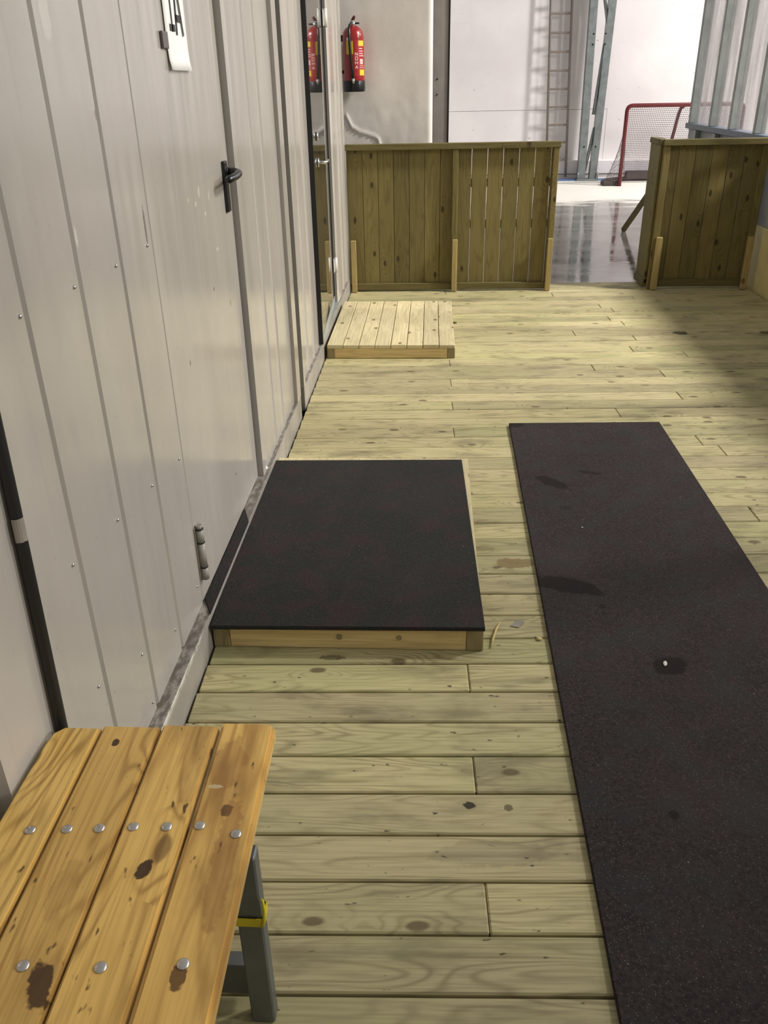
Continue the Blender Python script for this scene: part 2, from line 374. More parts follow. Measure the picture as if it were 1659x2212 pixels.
# ------------------------------------------------------------------ deck floor
m = MB()
P = .1228
V0 = .947 - P * 26
row = 0
for i in range(-26, 52):
    v0 = .947 + i * P
    yc = (v0 + P / 2)
    if yc < -1.6 or yc > 6.98: continue
    us = (-.638 + v0 * st_) / ct; ue = (2.50 + v0 * st_) / ct
    gap = .0055 if yc < 2.6 else random.uniform(.0018, .004)
    if abs(v0 - 4.05) < .07: gap = .008
    js = [.118 + .0] if i % 3 == 1 else ([random.choice([1.32, 1.55, 1.95])] if i % 3 == 2 else [random.choice([.95, 1.25, 2.1])])
    if i == 1: js = [.128]
    cuts = [us] + [j + v0 * st_ / ct for j in js] + [ue]
    dz = random.uniform(-.0012, .0012)
    for a, b in zip(cuts, cuts[1:]):
        m.box(a + .0008, b - .0008, v0 + gap / 2, v0 + P - gap / 2, -.028, dz + random.uniform(-.0008, 0.0), bev=.0035, rnd=random.random() * 9)
# joists and dark underside
for u in (-.55, .12, .85, 1.5, 2.2): m.box(u - .024, u + .024, -1.6, 6.95, -.10, -.029, mi=1)
deck = m.build('floor_deck', [M['deck'], M['dark']]); deck.rotation_euler.z = TH
tag(deck, 'pale greenish timber deck of wide boards running across', kind='structure')
# hall floor beyond
m = MB(); m.box(-3, 22, -4, 17, -.30, -.12)
tag(m.build('floor_hall', M['hall']), 'wet grey concrete floor beyond the deck', kind='structure')
m = MB(); m.box(2.72, 22, -4, 9.1, -.119, -.06)
tag(m.build('floor_ice', M['ice']), 'white rink ice behind the boards', kind='structure')

# ------------------------------------------------------------------ left wall
def profile_wall(name, prof, z0, z1, mats, label, back=-.80):
    """prof: (y, x, material of the face that follows)"""
    m = MB()
    for (y0, x0, mi), (y1, x1, _) in zip(prof, prof[1:]):
        m.poly([(x0, y0, z0), (x1, y1, z0), (x1, y1, z1), (x0, y0, z1)], mi)
    ya, yb = prof[0][0], prof[-1][0]
    m.poly([(back, ya, z0), (prof[0][1], ya, z0), (prof[0][1], ya, z1), (back, ya, z1)])
    m.poly([(back, yb, z0), (prof[-1][1], yb, z0), (prof[-1][1], yb, z1), (back, yb, z1)])
    m.poly([(back, ya, z0), (back, yb, z0), (back, yb, z1), (back, ya, z1)])
    m.poly([(p[1], p[0], z1) for p in prof] + [(back, yb, z1), (back, ya, z1)])
    return m
XW = -.68
prof = [(-2.0, XW, 0)]
for gy in [-1.68 + .235 * k for k in range(20)]:
    pass
for gy in (-1.69, -1.455, -1.22, -.985, -.75, -.515, -.28, -.045, .19, .425, .66, 1.358, 1.602, 1.838):
    if gy == 1.358:   # shallow recess, flat strip, then ribbed cladding
        prof += [(.86, XW, 0), (.862, XW - .03, 0), (.955, XW - .03, 0), (.957, XW, 0)]
    prof += [(gy - .011, XW, 0), (gy - .006, XW - .0065, 0), (gy + .004, XW - .0065, 0), (gy + .009, XW, 0)]
prof += [(2.062, XW, 0)]
m = profile_wall('wall_left', prof, .11, 2.7, None, '')
# screws on the cladding
for (y, z) in ((1.333, 1.165), (1.566, 1.162), (1.798, 1.157), (2.022, 1.161), (1.325, .69), (1.565, .66), (1.80, .63), (2.03, .60), (1.32, .40), (1.80, .20), (2.03, .19), (1.56, .30), (1.57, .145), (1.10, .90)):
    t = bmesh.new(); bmesh.ops.create_uvsphere(t, u_segments=10, v_segments=6, radius=.0042)
    m.merge(t, 0, 1, Matrix.Translation((XW + .0005, y, z)), True)
wl = m.build('wall_left', [M['clad'], M['bolt']])
tag(wl, 'grey ribbed metal wall beside the metal door', kind='structure')
# frame right of the door, rib panel and corner post
prof = [(2.975, XW - .02, 0), (2.975, -.66, 0), (3.02, -.658, 0), (3.028, -.662, 0), (3.285, -.662, 0), (3.292, -.657, 0), (3.30, -.657, 0), (3.307, -.662, 0), (3.49, -.662, 0), (3.497, -.656, 0), (3.507, -.656, 0), (3.514, -.662, 0), (3.822, -.662, 0), (3.822, -.645, 0), (3.928, -.645, 0), (3.928, -.72, 0)]
m = profile_wall('w', prof, .11, 2.7, None, '')
tag(m.build('wall_left_middle', [M['clad']]), 'grey metal wall section right of the metal door', kind='structure')
m = MB(); m.box(-.645, -.648, 3.80, 3.9285, 0, .11)
# dark joint between the two cabins
m = MB(); m.box(-.80, -.69, 3.93, 4.05, 0, 2.7)
tag(m.build('trim_1', M['dark']), 'dark vertical joint between the two wall sections', kind='structure')
prof = [(4.045, -.72, 0), (4.045, -.645, 0), (4.10, -.645, 0), (4.105, -.660, 0), (4.33, -.660, 0), (4.336, -.655, 0), (4.346, -.655, 0), (4.352, -.66, 0), (4.56, -.66, 0), (4.566, -.655, 0), (4.576, -.655, 0), (4.582, -.66, 0), (4.797, -.66, 0)]
m = profile_wall('w', prof, .11, 2.7, None, '')
tag(m.build('wall_left_end', [M['clad']]), 'grey ribbed metal wall before the glass door', kind='structure')
prof = [(5.885, -.66, 0), (5.93, -.652, 0), (6.10, -.652, 0), (6.107, -.66, 0), (6.33, -.66, 0), (6.336, -.653, 0), (6.35, -.653, 0), (6.357, -.66, 0), (6.58, -.66, 0), (6.585, -.648, 0), (6.70, -.648, 0), (6.70, -.72, 0)]
m = profile_wall('w', prof, .11, 2.7, None, '')
tag(m.build('wall_left_corner', [M['clad']]), 'grey metal wall corner behind the glass door', kind='structure')
m = MB(); m.box(-.80, -.66, 4.797, 5.885, 2.25, 2.7); m.box(-.80, XW, 2.062, 2.975, 2.25, 2.7)
tag(m.build('wall_left_top', M['clad']), 'grey metal wall above the doors', kind='structure')
# baseboards: ledge at 11 cm
def baseb(name, y0, y1, lab):
    m = MB(); m.box(-.80, -.645, y0, y1, -.02, .11, bev=.004, seg=2)
    return tag(m.build(name, M['base']), lab, kind='structure')
baseb('baseboard_left', -2.0, 3.925, 'grey metal base ledge below the metal door')
baseb('baseboard_left.001', 4.05, 6.70, 'grey metal base ledge below the glass door')

# metal door
m = MB(); m.box(-.74, XW, 2.068, 2.960, .113, 2.25, bev=.003)
door = m.build('door_1', [M['door']]); tag(door, 'smooth grey metal door with a black lever handle', kind='structure')
m = MB(); m.box(-.79, -.735, 2.062, 2.975, .111, 2.25)
m.build('door_gap', M['dark'], door)
m = MB()
for a, b in ((.185, .225), (.228, .308), (.311, .352), (.354, .366)): m.cyl((-.668, 2.085, a), (-.668, 2.085, b), .0115 if b < .36 else .009)
m.box(-.681, -.677, 2.07, 2.12, .19, .36)
m.build('hinge', M['base'], door)
m = MB()
for a, b in ((.2245, .2285), (.3075, .3115), (.352, .3545)): m.cyl((-.668, 2.085, a), (-.668, 2.085, b), .0125)
m.build('hinge_ring', M['black'], door)
h = MB()
h.box(-.681, -.6685, 2.862, 2.903, 1.123, 1.28, bev=.005, seg=3)
hp = h.build('handle_plate', M['blackgloss'], door)
h = MB()
h.tube([(-.675, 2.889, 1.247), (-.648, 2.889, 1.247), (-.634, 2.884, 1.245), (-.627, 2.868, 1.243), (-.626, 2.83, 1.240), (-.628, 2.78, 1.237), (-.634, 2.752, 1.235), (-.640, 2.742, 1.234)], [.012, .012, .012, .0125, .0125, .0125, .012, .006])
h.cyl((-.676, 2.889, 1.247), (-.664, 2.889, 1.247), .014)
h.build('lever', M['blackgloss'], hp)
# pale pebble in the sill corner
m = MB(); t = bmesh.new(); bmesh.ops.create_icosphere(t, subdivisions=2, radius=.014)
for v in t.verts: v.co = Vector((v.co.x * .8, v.co.y * 1.25, v.co.z * .55)) * (1 + random.uniform(-.08, .08))
m.merge(t, 0, 0, Matrix.Translation((0, 0, 0)), True)
o = m.build('pebble', M['wchip']); o.location = (-.664, 3.03, .118)
tag(o, 'small pale pebble on the base ledge at the metal door edge', 'pebble')

# glass door: the leaf stands a touch ajar, hinged at its far edge
gd = MB(); gd.box(-.044, 0, -1.024, 0, .17, 2.2)
gdo = gd.build('door_2', M['dglass']); tag(gdo, 'dark glass door in a thin black frame', kind='structure')
gdo.location = (-.674, 5.83, 0); gdo.rotation_euler.z = math.radians(2.2)
m = MB(); m.box(-.046, .0005, -1.030, -1.0242, .118, 2.24, bev=.0015); m.build('door_edge', M['blackgloss'], gdo)
m = MB(); m.box(-.046, .004, .0005, .012, .118, 2.24, bev=.0015); m.build('door_edge', M['blackgloss'], gdo)
m = MB(); m.box(-.045, .003, -1.024, 0, .118, .169, bev=.002); m.build('door_rail', M['gsteel'], gdo)
m = MB(); m.box(-.045, .003, -1.024, 0, 2.201, 2.24, bev=.002); m.build('door_rail', M['gsteel'], gdo)
for z in (.378, 1.85):
    h = MB(); h.cyl((.019, .016, z - .05), (.019, .016, z + .05), .011); ho = h.build('hinge', M['hingew'], gdo)
    h = MB(); h.box(.0045, .009, -.03, .012, z - .045, z + .045, bev=.001); h.build('hinge_plate', M['hingew'], ho)
h = MB(); h.tube([(.0, -.80, 1.10), (.028, -.80, 1.10), (.042, -.795, 1.10), (.048, -.77, 1.10), (.049, -.68, 1.10)], .009)
h.cyl((0, -.80, 1.10), (.009, -.80, 1.10), .025); h.build('lever_handle', M['alu'], gdo)
h = MB(); h.cyl((0, -.80, 1.235), (.011, -.80, 1.235), .022); h.build('lock', M['alu'], gdo)
m = MB(); m.box(-.79, -.74, 4.797, 5.885, .111, 2.25)
tag(m.build('trim_4', M['dark']), 'dark opening behind the glass door leaf', kind='structure')
m = MB(); m.box(-.79, -.648, 4.80, 5.885, .109, .116); tag(m.build('trim_5', M['gsteel']), 'grey metal sill under the glass door', kind='structure')

# black pipe on the wall by the bench
m = MB(); m.tube([(-.668, 1.105, .0), (-.668, 1.125, .35), (-.668, 1.158, .95), (-.668, 1.176, 1.35), (-.668, 1.19, 1.7), (-.668, 1.2, 2.3)], .0105, 14)
pipe = m.build('wall_pipe', M['black'], origin=(-.668, 1.13, 0)); tag(pipe, 'thin black pipe with a grey tape patch on the wall behind the bench', 'pipe')
m = MB()
for k in range(7):
    pass
for zz, rr in ((0, 0),):
    pts = []
    for k in range(9):
        a = -.6 * PI + k / 8 * 1.05 * PI
        pts.append((math.cos(a) * .0112, math.sin(a) * .0112))
    for (x0, y0), (x1, y1) in zip(pts, pts[1:]):
        m.poly([(x0, y0, -.02 + random.uniform(-.002, .002)), (x1, y1, -.02), (x1, y1, .022), (x0, y0, .022)])
bmesh.ops.remove_doubles(m.bm, verts=m.bm.verts[:], dist=.0006)
o = m.build('tape_patch', M['tape'], pipe); o.location = (0, .022, .862); o.rotation_euler.x = -.055; o['label'] = 'grey tape patch'

# paper sign on the door
m = MB()
cols = 6; rows = 12
zs = [1.535 + (1.832 - 1.535) * r / rows for r in range(rows + 1)]
for r in range(rows):
    for c in range(cols):
        def P3(cc, rr):
            y = 2.392 + .198 * cc / cols; z = zs[rr]
            x = -.6765 + (.006 * (1 - rr / 2) ** 2 if rr < 2 else 0) + .0012 * math.sin(cc * 1.1)
            return (x, y, z)
        f = m.bm.faces.new([m.bm.verts.new(q) for q in (P3(c, r), P3(c + 1, r), P3(c + 1, r + 1), P3(c, r + 1))])
bmesh.ops.remove_doubles(m.bm, verts=m.bm.verts[:], dist=.0001)
for f in m.bm.faces: f.smooth = True
sign = m.build('paper_sign', M['paper'], origin=(-.6765, 2.49, 1.535))
tag(sign, 'white paper sign with black 1A letters stuck on the metal door', 'sign')
sol = sign.modifiers.new('t', 'SOLIDIFY'); sol.thickness = .0006
m = MB(); X0 = -.6742
def stroke(a, b, w):
    (ya, za), (yb, zb) = a, b; d = Vector((yb - ya, zb - za)).normalized(); n = Vector((-d.y, d.x)) * w / 2
    m.prism([(X0, ya + n.x, za + n.y), (X0, yb + n.x, zb + n.y), (X0, yb - n.x, zb - n.y), (X0, ya - n.x, za - n.y)], (.0006, 0, 0))
stroke((2.4525, 1.624), (2.4525, 1.79), .011); stroke((2.428, 1.633), (2.477, 1.633), .016); stroke((2.4525, 1.787), (2.43, 1.762), .011)
stroke((2.492, 1.618), (2.5145, 1.79), .010); stroke((2.555, 1.618), (2.5145, 1.79), .010); stroke((2.494, 1.657), (2.546, 1.657), .016)
for ob in (m.build('lettering', M['ink'], sign),):
    ob.location = -Vector((-.6765, 2.49, 1.535))
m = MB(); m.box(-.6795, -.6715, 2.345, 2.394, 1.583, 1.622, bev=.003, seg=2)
o = m.build('sign_shade', M['sign_shade'], sign); o.location = -Vector((-.6765, 2.49, 1.535))  # thin box standing in for the shade at the sign's curled edge

# ------------------------------------------------------------------ back wall, extinguisher, post
m = MB(); g = bmesh.new()
NX, NZ = 100, 60
fold = [(-.66, 1.27), (-.62, 1.19), (-.56, 1.155), (-.50, 1.14), (-.44, 1.118), (-.415, 1.10), (-.405, 1.05)]
def foldh(x, z):
    best = 9
    for (xa, za), (xb, zb) in zip(fold, fold[1:]):
        A = Vector((xa, za)); B = Vector((xb, zb)); Q = Vector((x, z)); t = max(0, min(1, (Q - A).dot(B - A) / (B - A).length_squared))
        best = min(best, (Q - A - (B - A) * t).length)
    return .011 * math.exp(-(best / .009) ** 2)
from mathutils import noise as mn
vs = {}
for i in range(NX + 1):
    for j in range(NZ + 1):
        x = -.80 + .80 * i / NX; z = -.12 + 2.9 * j / NZ
        z = -.12 + 1.0 * j / 12 if j <= 12 else .88 + .5 * (j - 12) / 34 if j <= 46 else 1.38 + 1.4 * (j - 46) / 14
        d = foldh(x, z) +   .006 * mn.noise(Vector((x * 5, z * 3.2, 1))) + .0018 * mn.noise(Vector((x * 14, z * 11, 3)))
        e = (x + .035) / .035
        yy = 7.05 - d
        if e > 0: yy += .035 * (1 - math.sqrt(max(0, 1 - e * e)))
        vs[i, j] = g.verts.new((x, yy, z))
for i in range(NX):
    for j in range(NZ):
        f = g.faces.new((vs[i, j], vs[i + 1, j], vs[i + 1, j + 1], vs[i, j + 1])); f.smooth = True
for j in range(NZ):   # return towards the hall
    a, b = vs[NX, j], vs[NX, j + 1]
    c = g.verts.new((.0, 7.24, b.co.z)); d = g.verts.new((.0, 7.24, a.co.z)); g.faces.new((a, d, c, b))
m.merge(g); m.box(-.80, -.002, 7.14, 7.24, -.12, 2.78)
wb = m.build('wall_back', M['wrap']); tag(wb, 'white wrinkled sheet covered wall end behind the left fence', kind='structure')
m = MB(); m.box(.004, .132, 7.40, 7.52, -.12, 3.0, bev=.004)
for z in (1.508, 1.399):
    m.cyl((.038, 7.402, z), (.038, 7.396, z), .006, mi=1)
m.box(.120, .134, 7.392, 7.402, -.12, 3.0, mi=1)
tag(m.build('trim_2', [M['postgrey'], M['dark']]), 'grey steel post behind the wrapped wall end', kind='structure')

EX = Vector((-.583, 6.955, 1.434))
ex = empty('fire_extinguisher', EX, 'red fire extinguisher with black hose hung on the wrinkled white wall', 'fire extinguisher')
m = MB(); m.lathe([(.05, .07), (.078, .071), (.0785, .08), (.0785, .345), (.0775, .365), (.07, .392), (.055, .412), (.035, .424), (.024, .428), (.02, .43)], 40)
m.build('cylinder_body', M['red'], ex)
m = MB(); m.lathe([(.07, 0), (.079, .003), (.0805, .012), (.0805, .07), (.0785, .0745)], 40); m.build('base_boot', M['blackgloss'], ex)
m = MB(); m.cyl((0, 0, .425), (0, 0, .455), .021); m.cyl((0, 0, .45), (0, 0, .462), .016); m.build('valve', M['alu'], ex)
m = MB(); m.prism([(-.012, -.012, .455), (.010, -.012, .452), (.022, -.012, .485), (.014, -.012, .487), (.0, -.012, .462)], (0, .024, 0))
m.tube([(-.004, 0, .46), (.004, 0, .475), (.018, -.0, .49)], .009, 8)
m.build('lever', M['redgoal'], ex)
m = MB(); m.box(.005, .05, -.012, .012, .438, .449, bev=.003); m.build('carry_handle', M['blackgloss'], ex)
m = MB(); m.tube([(-.006, -.018, .445), (-.018, -.055, .43), (-.021, -.078, .40), (-.020, -.089, .35), (-.015, -.090, .25), (-.006, -.090, .15), (.0, -.090, .085)], [.008, .009, .0095, .0095, .0095, .0095, .0095], 12)
hose = m.build('hose', M['blackgloss'], ex)
m = MB(); m.cyl((0, -.090, .088), (.002, -.090, .052), .011, .007); m.build('nozzle_tip', M['alu'], hose)
def patch(mb, a0, a1, z0, z1, r, n=8):
    for k in range(n):
        A = a0 + (a1 - a0) * k / n; B = a0 + (a1 - a0) * (k + 1) / n
        q = lambda a, z: (r * math.sin(a), -r * math.cos(a), z)
        mb.poly([q(A, z0), q(B, z0), q(B, z1), q(A, z1)])
    bmesh.ops.remove_doubles(mb.bm, verts=mb.bm.verts[:], dist=.00005)
m = MB(); patch(m, -.62, .06, .245, .33, .0790); m.build('label', M['yel'], ex)['label'] = 'yellow instruction label'
m = MB(); patch(m, -.56, -.20, .332, .352, .0790); m.build('label', M['paper'], ex)['label'] = 'white strip label'
m = MB(); patch(m, .12, 1.5, .105, .335, .0788, 14); rl = m.build('label', M['redlabel'], ex); rl['label'] = 'red label with white print'
for a_ in ((.58, 1.25, .297, .332), (.66, 1.3, .108, .146)):
    m = MB(); patch(m, *a_, .0793); m.build('label_patch', M['yel'], rl)
m = MB()
GL = {'N': [((0, 0), (0, 1)), ((0, 1), (1, 0)), ((1, 0), (1, 1))], 'O': [((0, 0), (0, 1)), ((0, 1), (1, 1)), ((1, 1), (1, 0)), ((1, 0), (0, 0))],
      'H': [((0, 0), (0, 1)), ((1, 0), (1, 1)), ((0, .5), (1, .5))], 'A': [((0, 0), (.5, 1)), ((.5, 1), (1, 0)), ((.22, .4), (.78, .4))]}
def glyph(mb, ch, a0, z0, wa, hz, th, r):
    for (xa, ya), (xb, yb) in GL[ch]:
        A = Vector((a0 + xa * wa, z0 + ya * hz)); B = Vector((a0 + xb * wa, z0 + yb * hz)); sc = Vector((r, 1))
        d = Vector(((B.x - A.x) * r, B.y - A.y)).normalized(); n = Vector((-d.y / r, d.x)) * th / 2
        mb.poly([(r * math.sin(p.x), -r * math.cos(p.x), p.y) for p in (A + n, B + n, B - n, A - n)])
for ch, z in zip('NOHA', (.236, .208, .180, .152)): glyph(m, ch, .24, z, .22, .020, .005, .0795)
patch(m, .70, 1.1, .18, .215, .0793)
for z in (.232, .246, .262, .278): patch(m, .62, .62 + random.uniform(.4, .65), z, z + .006, .0793)
for z in (.155, .168): patch(m, .66, 1.25, z, z + .004, .0793)
m.build('label_print', M['pink'], rl)
m = MB(); m.box(-.095, -.075, .0, .085, .33, .37); m.build('wall_bracket', M['blackgloss'], ex)
m = MB(); m.box(-.088, -.0775, -.02, .085, .12, .145, bev=.003); m.build('wall_clamp', M['blackgloss'], ex)

# ------------------------------------------------------------------ far end of the hall
YF = 16.25
m = MB(); m.box(-3, .27, YF, YF + .2, -.12, 6); m.box(.285, 3.05, YF, YF + .2, 1.008, 6); m.box(.285, 3.05, YF + .004, YF + .2, .18, 1.003); m.box(3.0505, 22, YF, YF + .2, .18, 6)
m.box(.27, .285, YF + .03, YF + .2, -.12, 6, mi=1)
tag(m.build('wall_far', [M['far'], M['dark']]), 'bright white panelled far wall of the hall', kind='structure')
m = MB(); m.box(.285, 22, YF - .14, YF + .1, -.03, .19, bev=.01); m.box(.285, 22, YF - .10, YF + .1, -.12, -.045)
tag(m.build('baseboard_far', M['far']), 'white curb along the foot of the far wall', kind='structure')
m = MB(); m.box(.285, 22, YF - .42, YF - .22, -.121, -.1, bev=.006)
tag(m.build('trim_3', M['blue']), 'blue strip on the floor before the far wall', kind='structure')
m = MB(); m.box(22, 22.2, -4, 17, -.12, 6)
tag(m.build('wall_right', M['far']), 'white side wall across the rink', kind='structure')

# ladder
la = empty('ladder', (2.17, 16.02, .0), 'narrow grey metal ladder standing against the far wall', 'ladder')
m = MB(); m.tube([(2.385 - .0 - 2.17, -.0, -.07), (2.28 - 2.17, .06, 2.65), (2.27 - 2.17, .065, 3.6)], .022, 8); m.build('rail', M['ladder'], la)
m = MB(); m.tube([(2.04 - 2.17, 0, -.07), (1.935 - 2.17, .06, 2.65), (1.925 - 2.17, .065, 3.6)], .022, 8); m.build('rail', M['ladder'], la)
for k in range(13):
    z = .216 + .2785 * k; xs = -.105 * z / 2.65
    m = MB(); m.box(2.05 + xs - 2.17, 2.37 + xs - 2.17, -.015 + .02 * z, .025 + .02 * z, z - .018, z + .018, bev=.004); m.build('rung', M['ladder'], la)

# steel column
co = empty('steel_column', (2.74, 15.85, -.12), 'galvanised steel lattice column with diagonal braces by the ladder', 'column')
def leg(x0b, x1b, x0t, x1t, nm):
    m = MB(); H = 5.2; k = H / 2.75
    def pr(xa, xb, xc, xd, y0, y1):
        bo = [(xa, y0, .0), (xb, y0, .0), (xb, y1, .0), (xa, y1, .0)]; to = [(xc, y0, H), (xd, y0, H), (xd, y1, H), (xc, y1, H)]
        m.bm.faces.new([m.bm.verts.new(p) for p in bo]); m.bm.faces.new([m.bm.verts.new(p) for p in to])
        for i in range(4): j = (i + 1) % 4; m.bm.faces.new([m.bm.verts.new(p) for p in (bo[i], bo[j], to[j], to[i])])
    dx0 = (x0t - x0b) * k; dx1 = (x1t - x1b) * k
    pr(x0b, x1b, x0b + dx0, x1b + dx1, -.01, 0); pr(x0b, x0b + .012, x0b + dx0, x0b + dx0 + .012, 0, .14); pr(x1b - .012, x1b, x1b + dx1 - .012, x1b + dx1, 0, .14)
    bmesh.ops.remove_doubles(m.bm, verts=m.bm.verts[:], dist=.0001)
    for z in (.55, 2.1, 2.25): m.cyl(((x0b + x1b) / 2, -.012, z), ((x0b + x1b) / 2, -.016, z), .014, mi=1)
    return m.build(nm, [M['steel'], M['dark']], co)
leg(2.575 - 2.74, 2.70 - 2.74, 2.545 - 2.74, 2.665 - 2.74, 'upright')
leg(2.775 - 2.74, 2.895 - 2.74, 2.845 - 2.74, 2.965 - 2.74, 'upright')
for a, b in (((.02, .05, 1.05), (.10, .05, 2.1)), ((-.05, .05, .15), (.06, .05, .85)), ((-.07, .05, 3.2), (.13, .05, 2.35))):
    m = MB(); m.tube([a, b], .028, 8); m.build('diagonal_brace', M['steel'], co)
m = MB(); m.box(-.19, .19, -.06, .2, 0, .03, bev=.004)
for sx in (-.17, .17): m.cyl((sx, -.03, .03), (sx, -.03, .14), .012)
m.build('base_plate', M['steel'], co)

# hockey goal
go = empty('hockey_goal', (3.125, 14.95, -.12), 'red framed ice hockey goal with net at the far wall', 'hockey goal')
Wd, Hg, R_ = 1.83, 1.205, .032
def arc(p0, c, p1, n=6):
    p0, c, p1 = Vector(p0), Vector(c), Vector(p1); return [p0 * (1 - t) ** 2 + c * 2 * t * (1 - t) + p1 * t * t for t in [i / n for i in range(n + 1)]]
m = MB(); m.tube([(0, 0, 0)] + arc((0, 0, Hg - .09), (0, 0, Hg), (.09, 0, Hg)) + arc((Wd - .09, 0, Hg), (Wd, 0, Hg), (Wd, 0, Hg - .09)) + [(Wd, 0, 0)], R_, 12)
m.build('post_and_crossbar', M['redgoal'], go)
base = arc((0, .02, .03), (-.20, .10, .03), (-.17, .45, .03), 8) + arc((-.17, .45, .03), (-.05, .80, .03), (.45, .82, .03), 8)[1:] + [(Wd - .45, .82, .03)] + arc((Wd - .45, .82, .03), (Wd + .05, .80, .03), (Wd + .17, .45, .03), 8)[1:] + arc((Wd + .17, .45, .03), (Wd + .20, .10, .03), (Wd, .02, .03), 8)[1:]
m = MB(); m.tube(base, .04, 10); m.build('base_frame', M['pad'], go)
m = MB(); m.box(-.26, -.02, .02, .30, 0, .07, bev=.02, seg=2); m.build('base_pad', M['pad'], go)
m = MB(); m.box(.25, Wd - .25, .76, .90, .02, .16, bev=.03, seg=2); m.build('back_pad', M['net'], go)
m = MB(); m.tube([(Wd / 2, 0, Hg)] + arc((Wd / 2, .25, Hg - .05), (Wd / 2, .5, Hg - .25), (Wd / 2, .8, .05), 6), .028, 8); m.build('centre_bar', M['redgoal'], go)
m = MB()
top = [(0, 0, Hg)] + [(Wd * i / 60, 0, Hg) for i in range(1, 60)] + [(Wd, 0, Hg)]
# back net: vertical cords from crossbar to the base frame, horizontal cords across
def rp(path, t):
    L = [(path[i + 1] - path[i]).length for i in range(len(path) - 1)]; s = t * sum(L)
    for i, l in enumerate(L):
        if s <= l or i == len(L) - 1: return path[i].lerp(path[i + 1], min(1, s / l if l else 0))
        s -= l
base = [Vector(b) for b in base]
topp = [Vector(p) for p in [(0, 0, .0), (0, 0, Hg), (Wd, 0, Hg), (Wd, 0, 0)]]
def netpt(s, t):
    """s along the rim (0..1), t from the posts to the base"""
    return None
NC = 60; NR = 40
def col(s):
    b = rp(base, .30 + .40 * s); a = Vector((Wd * s, .02, Hg)); return [a.lerp(b, t) + Vector((0, .10 * math.sin(PI * t), .0)) for t in [i / NR for i in range(NR + 1)]]
cols_ = [col(i / NC) for i in range(NC + 1)]
for c in cols_: m.tube(c[::4], .003, 4)
for j in range(1, NR): m.tube([c[j] for c in cols_[::6]] + [cols_[-1][j]], .003, 4)
for side in (0, 1):     # side nets
    b0 = [rp(base, (.30 * k / 10) if side == 0 else 1 - .30 * k / 10) for k in range(11)]
    px = 0 if side == 0 else Wd
    for k in range(15):
        t = k / 14; a = Vector((px, .02, Hg * (1 - .0) * t + .05 * (1 - t)))
        bb = rp(base, .30 * t if side == 0 else 1 - .30 * t)
        m.tube([a, a.lerp(bb, .5), bb], .0022, 4)
    for q in range(1, 12):
        u = q / 12; ln = []
        for k in range(15):
            t = k / 14; a = Vector((px, .02, Hg * t + .05 * (1 - t))); bb = rp(base, .30 * t if side == 0 else 1 - .30 * t)
            ln.append(a.lerp(bb, u))
        m.tube(ln, .0022, 4)
m.build('net', M['net'], go)

# ------------------------------------------------------------------ fences
def fence(e, x0, n, pitch, posts, gapmin, xr, ret=False):
    """fence in local coordinates: front of boards at y=0, facing -y"""
    for i in range(n):
        a = x0 + i * pitch; g = random.uniform(.001, .003) if i < gapmin else random.uniform(.0034, .0052)
        m = MB(); m.box(a + g / 2, min(a + pitch - g / 2, xr), .0, .020, .035, 1.06, bev=.003, rnd=random.random() * 7)
        m.build('board', M['fence'], e)
lf = empty('wooden_fence', (.15, 6.755, 0), 'wide green tinted timber fence panel before the wrapped white wall', 'fence', 'timber fence panels at the deck end')
lf.rotation_euler.z = math.radians(1.0)
fence(lf, -.795, 14, .1183, None, 7, .80)
m = MB(); m.box(-.80, .805, -.042, .024, 1.044, 1.086, bev=.003, rnd=.3); m.build('top_rail', M['fencex'], lf)
m = MB(); m.box(-.79, .79, -.030, .0, .012, .062, bev=.003, rnd=.6); m.build('bottom_rail', M['fencex'], lf)
for z in (.50, .80):
    m = MB(); m.box(-.79, .79, .0345, .065, z - .03, z + .03, bev=.002, rnd=z); m.build('back_rail', M['fencex'], lf)
m = MB(); m.box(-.795, .03, .0206, .034, .04, 1.04, bev=.002, rnd=.4); m.build('gap_light_block', M['fence'], lf)  # added sheet that keeps light out of the left board gaps
for x in (.028, .775):
    m = MB(); m.box(x - .021, x + .021, -.036, -.001, .064, 1.043, bev=.003, rnd=x); m.build('post', M['fence'], lf)
for x in (-.758, .034, .772):
    m = MB(); m.box(x - .020, x + .020, -.066, -.037, 0.002, .40, bev=.003, rnd=x + 1); o = m.build('stake', M['stake'], lf); o['label'] = 'short pale stake'

rf = empty('wooden_fence', (2.10, 6.775, 0), 'narrow dark timber fence panel standing by the yellow rink boards', 'fence', 'timber fence panels at the deck end')
fence(rf, -.391, 7, .1215, None, 3, .375)
m = MB(); m.box(-.40, .378, -.055, .024, 1.044, 1.086, bev=.003, rnd=.3); m.build('top_rail', M['fencex'], rf)
m = MB(); m.box(-.36, .36, -.030, .0, .02, .075, bev=.003, rnd=.6); m.build('bottom_rail', M['fencex'], rf)
for z in (.52, .83):
    m = MB(); m.box(-.37, .375, .021, .055, z - .03, z + .03, bev=.002, rnd=z); m.build('back_rail', M['fencex'], rf)
for x in (-.3675, .350):
    m = MB(); m.box(x - .024, x + .024, -.040, -.001, .0, 1.043, bev=.003, rnd=x); m.build('post', M['fence'], rf)
for x in (-.345, .345):
    m = MB(); m.box(x - .024, x + .022, -.072, -.041, 0.002, .40, bev=.003, rnd=x + 1); o = m.build('stake', M['stake'], rf); o['label'] = 'short pale stake'
m = MB(); m.box(-.412, -.3925, .0, .30, .04, 1.045, bev=.003, rnd=.8); m.build('side_panel', M['fence'], rf)
m = MB(); m.box(-.420, -.36, -.03, .31, 1.046, 1.085, bev=.003, rnd=.8); m.build('side_top_rail', M['fencey'], rf)
